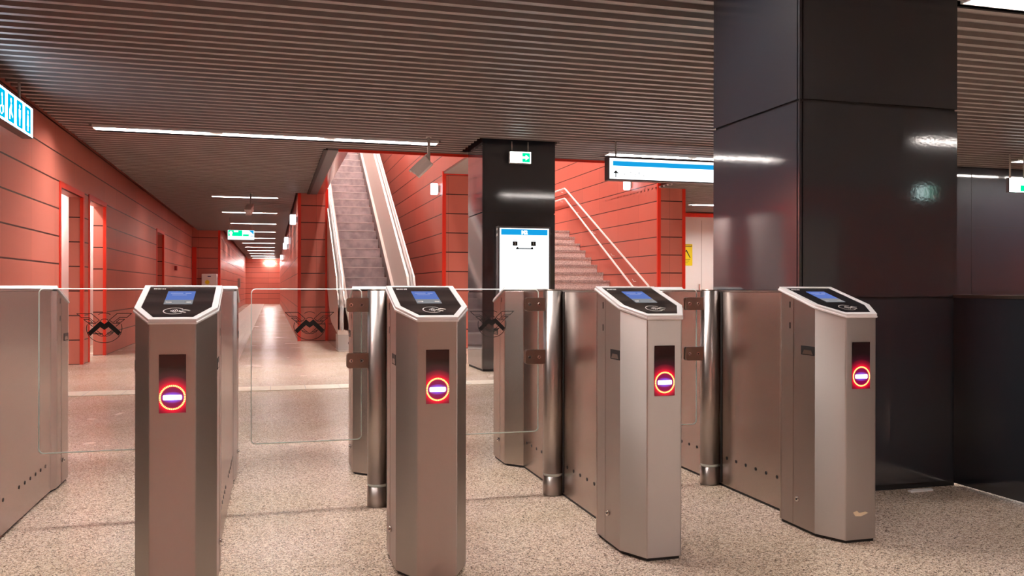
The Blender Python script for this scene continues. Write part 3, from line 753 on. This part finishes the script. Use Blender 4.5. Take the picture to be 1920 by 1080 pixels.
# ------------------------------------------------------------------ surveillance cameras
def cctv(label, rz, tilt):
    t = thing('surveillance_camera', (0, 0, 0), label, 'camera', 'ceiling surveillance cameras')
    MB().cyl((0, 0), .018, -.34, 0, GREY_PL, n=14).cyl((0, 0), .035, -.012, 0, GREY_PL, n=16).build('pole', t)
    R = Matrix.Rotation(rz, 4, 'Z') @ Matrix.Rotation(tilt, 4, 'X')
    b = MB(); b.box(-.055, .055, -.02, .22, -.085, .035, WHITE_PL); hb = b.build('housing', t, bevel=.006)
    s_ = MB(); s_.box(-.062, .062, -.05, .25, .042, .05, WHITE_PL); s_.box(-.062, -.056, -.02, .23, -.01, .05, WHITE_PL); s_.box(.056, .062, -.02, .23, -.01, .05, WHITE_PL); hs = s_.build('sun_shield', t)
    l = MB().cyl((0, -.01), .03, .208, .214, BLACK_GLASS, 'y', 18); hl = l.build('lens_window', t)
    br = MB().tube([(0, 0, -.33), (.0, .02, -.36), (0, .05, -.35)], .014, WHITE_PL, 8); br.build('bracket', t)
    for o in (hb, hs, hl): o.matrix_local = Matrix.Translation((0, 0, -.27)) @ R @ Matrix.Translation((.0, .03, -.0))
    return t
c1 = cctv('grey surveillance camera hanging at the right end of the long strip light', 1.25, -.75); c1.location = (1.845, 10.4, ZC)
c2 = cctv('grey surveillance camera hanging in the middle of the far corridor ceiling', PI-.2, -.45); c2.location = (-.40, 17.6, ZC)

# ------------------------------------------------------------------ lit signs
def box_sign(name, loc, w_, h_, d_, label, cat, frame_m, faces, hang, group=None, rz=0, rim=.008):
    """faces: fn(mb, V, back) draws artwork; V(u,v,k)->xyz on the face, k layers above it"""
    t = thing(name, loc, label, cat, group, rz)
    hw = w_/2; b = MB().box(-hw, hw, -d_/2, d_/2, -h_, 0, frame_m); b.build('case', t, bevel=.003)
    for back, fn in enumerate(faces):
        if not fn: continue
        sgn = -1 if not back else 1
        V = lambda u, v, k=0, sgn=sgn: ((u if sgn < 0 else -u), sgn*(d_/2+.001+.0006*k), v-h_)
        m = MB(); fn(m, V); m.build('lit_face', t)
    for x in hang[0]: MB().cyl((x, 0), hang[2], 0, hang[1], GREY_PL, n=10).build('hanger', t)
    return t
def rect(m, V, u0, u1, v0, v1, mt, k=0): m.quad([V(u0, v0, k), V(u1, v0, k), V(u1, v1, k), V(u0, v1, k)], mt)
def fn_poly(m, V, pts, mt, k=1): m.quad([V(a, b, k) for a, b in pts], mt)
def runner(m, V, x, z, s, mt, k=2):
    disc(m, V, x+.1*s, z+.82*s, .09*s, mt, k)
    fn_poly(m, V, [(x-.05*s, z+.70*s), (x+.12*s, z+.70*s), (x+.08*s, z+.38*s), (x-.10*s, z+.38*s)], mt, k)
    fn_poly(m, V, [(x-.10*s, z+.40*s), (x+.02*s, z+.40*s), (x-.12*s, z+.02*s), (x-.32*s, z+.02*s), (x-.30*s, z+.10*s), (x-.18*s, z+.10*s)], mt, k)
    fn_poly(m, V, [(x-.0*s, z+.42*s), (x+.09*s, z+.42*s), (x+.26*s, z+.22*s), (x+.16*s, z+.02*s), (x+.08*s, z+.02*s), (x+.14*s, z+.22*s)], mt, k)
    fn_poly(m, V, [(x+.10*s, z+.66*s), (x+.30*s, z+.52*s), (x+.28*s, z+.46*s), (x+.10*s, z+.56*s)], mt, k)
def disc(m, V, x, z, r, mt, k=1, n=14): m.quad([V(x+r*math.cos(2*PI*i/n), z+r*math.sin(2*PI*i/n), k) for i in range(n)], mt)

def exit_right(m, V):
    rect(m, V, -.134, .134, .006, .142, E_EXITW)
    rect(m, V, .02, .122, .016, .132, E_GREEN, 1)
    fn_poly(m, V, [(.0, .062), (.066, .062), (.066, .040), (.110, .074), (.066, .108), (.066, .086), (.0, .086)], E_EXITW, 2)
    rect(m, V, -.118, -.113, .03, .12, GREY_PL, 1)
def exit_green(m, V):
    rect(m, V, -.134, .134, .006, .142, E_SIGN_C); rect(m, V, -.128, .128, .02, .136, E_GREEN, 1)
    fn_poly(m, V, [(-.04, .065), (-.09, .065), (-.09, .045), (-.12, .078), (-.09, .110), (-.09, .09), (-.04, .09)], E_SIGN_C, 2); runner(m, V, .05, .025, .10, E_SIGN_C)
box_sign('exit_sign', (2.985, 10.33, 2.752), .272, .148, .06, 'small green and white exit sign with arrow hanging before the middle black pillar', 'exit sign', WHITE_PL, [exit_right, None], ((-.105, .105), ZC-2.775, .006), 'emergency exit signs')
ex2 = box_sign('exit_sign', (9.85, 9.5, 2.567), .34, .20, .05, 'small lit exit sign hanging at the far right edge before the black wall', 'exit sign', DARK_FRAME, [None, None], ((-.13, .11), ZC-2.567, .012), 'emergency exit signs')
def ex2f(m, V): rect(m, V, -.165, .165, .006, .194, E_EXITW); rect(m, V, .02, .155, .02, .10, E_GREEN, 1)
def ex2b(m, V): rect(m, V, -.165, .165, .006, .194, E_GREEN); rect(m, V, -.165, .165, .006, .05, E_SIGN_C, 1); runner(m, V, -.05, .05, .13, E_SIGN_C)
for back, fn in enumerate((ex2f, ex2b)):
    sgn = -1 if not back else 1; V = lambda u, v, k=0, sgn=sgn: ((u if sgn < 0 else -u), sgn*(.026+.0006*k), v-.20)
    m_ = MB(); fn(m_, V); m_.build('lit_face', ex2)
box_sign('exit_sign', (9.6, -3.4, 2.62), .34, .20, .05, 'small lit exit sign hanging behind the viewer, mirrored in the big pillar', 'exit sign', DARK_FRAME, [lambda m, V: (rect(m, V, -.16, .16, .006, .19, E_EXITW),), lambda m, V: (rect(m, V, -.16, .16, .006, .19, E_EXITW), rect(m, V, -.15, -.02, .02, .18, E_GREEN, 1))], ((-.13, .13), ZC-2.62, .008), 'emergency exit signs')
def corr_exit(m, V):
    rect(m, V, -.336, .336, .006, .264, E_SIGN_C)
    rect(m, V, -.32, .03, .105, .258, E_GREEN, 1); rect(m, V, .05, .20, .105, .150, E_GREEN, 1)
    disc(m, V, -.255, .185, .045, E_SIGN_C, 2); rect(m, V, -.285, -.225, .105, .18, E_SIGN_C, 2); rect(m, V, -.18, -.07, .205, .245, E_SIGN_C, 2)
    fn_poly(m, V, [(.20, .258), (.32, .258), (.32, .150), (.26, .205)], E_BLUE, 1); rect(m, V, .24, .32, .105, .118, E_BLUE, 1)
box_sign('corridor_sign', (-.79, 24.0, 2.585), .68, .27, .08, 'green and white lit exit sign hanging in the far left corridor', 'exit sign', DARK_FRAME, [corr_exit, corr_exit], ((-.28, .28), ZC-2.585, .01))
box_sign('exit_sign', (3.3, 5.3, 2.62), .34, .20, .05, 'small lit exit sign hanging hidden behind the big black pillar', 'exit sign', WHITE_PL, [lambda m, V: (rect(m, V, -.16, .16, .006, .19, E_EXITW),), lambda m, V: (rect(m, V, -.16, .16, .006, .19, E_EXITW),)], ((-.13, .13), ZC-2.62, .008), 'emergency exit signs', rz=PI/2)
def dir_face(m, V):
    rect(m, V, -1.0, 1.0, .015, .272, E_SIGN)
    rect(m, V, -.955, .93, .178, .238, E_BLUE, 1)
    ax = -.915                                   # arrow pointing up
    rect(m, V, ax-.006, ax+.006, .035, .095, INK, 1); fn_poly(m, V, [(ax-.040, .085), (ax+.040, .085), (ax, .122)], INK, 1)
    for k, (u, v) in enumerate([(-.80, .10), (-.80, .078), (-.715, .10), (-.715, .078), (-.655, .10), (-.655, .078), (-.655, .058), (-.60, .098), (-.60, .076), (-.54, .066),
                                (.62, .096), (.62, .074), (.70, .096), (.70, .074), (.75, .074), (.80, .096)]):
        rect(m, V, u-.012, u+.012, v-.003, v+.003, GREY_PL, 1)
box_sign('direction_sign', (5.05, 10.06, 2.695), 2.03, .295, .13, 'long lit direction sign with blue band, hanging left of the big pillar', 'sign', DARK_FRAME, [dir_face, dir_face], ((-.89, .89), ZC-2.695, .012))
E_WC = emi('sign_cool_white', (.62, .82, 1.), 9.)
def wc_face(m, V):
    rect(m, V, -.87, .87, .01, .28, E_WC)
    for i in range(4):
        u = .70-.265*i; pts = rrect(u-.10, u+.10, .028, .262, .022); fn_poly(m, V, pts, E_CYAN, 1)
        z = .05
        if i == 0:
            disc(m, V, u, z+.165, .020, E_SIGN, 2); fn_poly(m, V, [(u-.022, z+.14), (u+.022, z+.14), (u+.034, z+.04), (u+.02, z+.04), (u+.02, z-.005), (u-.02, z-.005), (u-.02, z+.04), (u-.034, z+.04)], E_SIGN, 2)
        elif i == 1:
            disc(m, V, u, z+.165, .020, E_SIGN, 2); fn_poly(m, V, [(u-.034, z+.14), (u+.034, z+.14), (u+.03, z+.07), (u+.02, z+.06), (u+.014, z-.005), (u-.014, z-.005), (u-.02, z+.06), (u-.03, z+.07)], E_SIGN, 2)
        elif i == 2:
            disc(m, V, u-.0, z+.165, .022, E_SIGN, 2); fn_poly(m, V, [(u-.05, z+.08), (u+.0, z+.145), (u+.03, z+.13), (u+.02, z+.08), (u+.06, z+.04), (u+.05, z+.02), (u-.01, z+.06), (u-.02, z+.0), (u-.05, z+.0)], E_SIGN, 2)
        else:
            disc(m, V, u+.01, z+.16, .02, E_SIGN, 2); fn_poly(m, V, [(u-.0, z+.14), (u+.03, z+.14), (u+.03, z+.08), (u+.06, z+.08), (u+.06, z+.02), (u+.04, z+.02), (u+.04, z+.06), (u-.0, z+.06)], E_SIGN, 2)
            m.quad([V(u-.005+.045*math.cos(a), z+.035+.04*math.sin(a), 2) for a in [2*PI*q/14 for q in range(14)]], E_SIGN); disc(m, V, u-.005, z+.035, .028, E_CYAN, 3)
box_sign('toilet_sign', (-2.20, 8.08, 2.725), 1.76, .29, .09, 'lit cyan and white toilet pictogram sign hanging along the left red wall', 'sign', DARK_FRAME, [wc_face, None], ((-.6, .6), ZC-2.725, .012), rz=PI/2)

# information board on the middle pillar
B = thing('information_board', (3.06, 10.44, .70), 'tall lit information board with a blue header on the middle black pillar', 'information board')
MB().box(-.345, .345, -.06, .055, 0, 1.125, GREY_TRIM).build('case', B, bevel=.004)
V = lambda u, v, k=0: (u, -.062-.0006*k, v)
m_ = MB(); rect(m_, V, -.322, .322, .02, 1.10, E_SIGN)
rect(m_, V, -.305, .305, 1.015, 1.088, E_BLUE, 1)
rect(m_, V, -.06, .056, 1.022, 1.075, E_SIGN, 2) if False else None
text_mesh(m_, 'M2', 0, 1.047, .062, E_SIGN, lambda a, b: V(a, b, 2), bold=.004)
for cx, ch in ((-.122, '2'), (.118, '1')):
    rect(m_, V, cx-.032, cx+.032, .880, .936, INK, 1); rect(m_, V, cx-.03, cx+.03, .944, .950, GREY_PL, 1); text_mesh(m_, ch, cx, .908, .040, WHITE_PL, lambda a, b: V(a, b, 2), bold=.0015)
rect(m_, V, -.11, .115, .840, .852, INK, 1); fn_poly(m_, V, [(-.115, .838), (-.075, .838), (-.082, .862), (-.098, .862)], INK, 1); fn_poly(m_, V, [(.085, .838), (.115, .838), (.112, .862), (.09, .862)], INK, 1); rect(m_, V, -.11, .115, .862, .865, GREY_PL, 1)
n = 20
for i in range(n):
    a, b = 2*PI*i/n, 2*PI*(i+1)/n; cx, cz = -.165, .852
    m_.quad([V(cx+.022*math.cos(a), cz+.022*math.sin(a), 1), V(cx+.022*math.cos(b), cz+.022*math.sin(b), 1), V(cx+.018*math.cos(b), cz+.018*math.sin(b), 1), V(cx+.018*math.cos(a), cz+.018*math.sin(a), 1)], GREY_PL)
m_.build('lit_face', B)
m_ = MB(); m_.box(-.352, -.345, -.05, -.02, 1.07, 1.10, WHITE_PL); m_.box(-.352, -.345, -.05, -.02, 1.0, 1.03, WHITE_PL); m_.build('hinge', B)

# ------------------------------------------------------------------ small wall items
def notice(label, loc, w_, h_, rz=0):
    t = thing('notice', loc, label, 'notice', 'yellow notices', rz)
    MB().prism(rrect(0, w_, 0, h_, .012), -.003, 0, YELLOW, fn=lambda u, v, d: (u, d, v)).build('sheet', t)
    m = MB(); V = lambda u, v, k=0: (u, -.0035-.0003*k, v)
    rect(m, V, .02, w_-.02, h_*.875, h_*.90, INK); rect(m, V, .02, w_-.02, h_*.95, h_*.965, INK); rect(m, V, .02, .03, h_*.875, h_*.965, INK); rect(m, V, w_-.03, w_-.02, h_*.875, h_*.965, INK)
    fn_poly(m, V, [(.02, h_*.62), (.06, h_*.74), (.075, h_*.72), (w_-.05, h_*.36), (w_-.07, h_*.36), (.06, h_*.66)], INK)
    for k in range(3): rect(m, V, .03, w_-.06-.03*k, h_*(.28-.08*k), h_*(.295-.08*k), INK)
    m.build('print', t); return t
notice('yellow warning notice on the white door in the side corridor', (9.60, 18.922, 1.60), .225, .52)
notice('yellow notice on the white door behind the viewer', (9.15, YB+.06, 1.2), .34, .55, 0).rotation_euler = (0, 0, PI)
c = thing('cabinet', (-1.93, 29.32, 0), 'white metal cabinet with a yellow round mark at the end of the left red wall', 'cabinet')
MB().box(-.23, .23, -.18, .17, .04, 1.485, WHITE_PL).build('case', c, bevel=.006)
MB().box(-.21, .21, -.186, -.18, .08, 1.46, WHITE_PL).build('door', c); MB().cyl((-.06, 1.22), .07, -.19, -.186, YELLOW, 'y', 20).build('sticker', c)
MB().box(-.05, .05, -.19, -.186, 1.39, 1.42, mat('dark_label', (.03, .03, .15), .5)).build('label_plate', c)
tag(MB().box(XL, XL+.06, 24.3, 24.5, 1.50, 1.62, mat('alarm_red', (.25, .005, .005), .4)).build('fire_alarm', None, bevel=.004), 'small dark red alarm box on the left red wall', 'alarm')
tag(MB().box(XLF, XLF+.12, 44.5, 45.0, 1.05, 1.50, GREY_PL).build('wall_box', None, bevel=.005), 'small grey box on the left wall near the end of the corridor', 'box')
tag(MB().prism([(0, 0), (.14, .004), (.15, .03), (.05, .036), (.0, .025)], 0, .008, WHITE_PL).build('paper_scrap', None), 'small pale scrap lying at the foot of the big black pillar', 'scrap').location = (3.17, 3.71, 0)
# scuff on the last gate
g4 = [o for o in bpy.data.objects if o.get('label') == GL[4]][0]
m_ = MB(); m_.quad([(-.038+a, -.0008, .115+b) for a, b in ((0, .012), (.02, .018), (.03, .008), (.06, .012), (.075, .006), (.04, -.006), (.012, -.004))], mat('scuff', (.75, .62, .42), .6)); m_.build('scuff', g4)
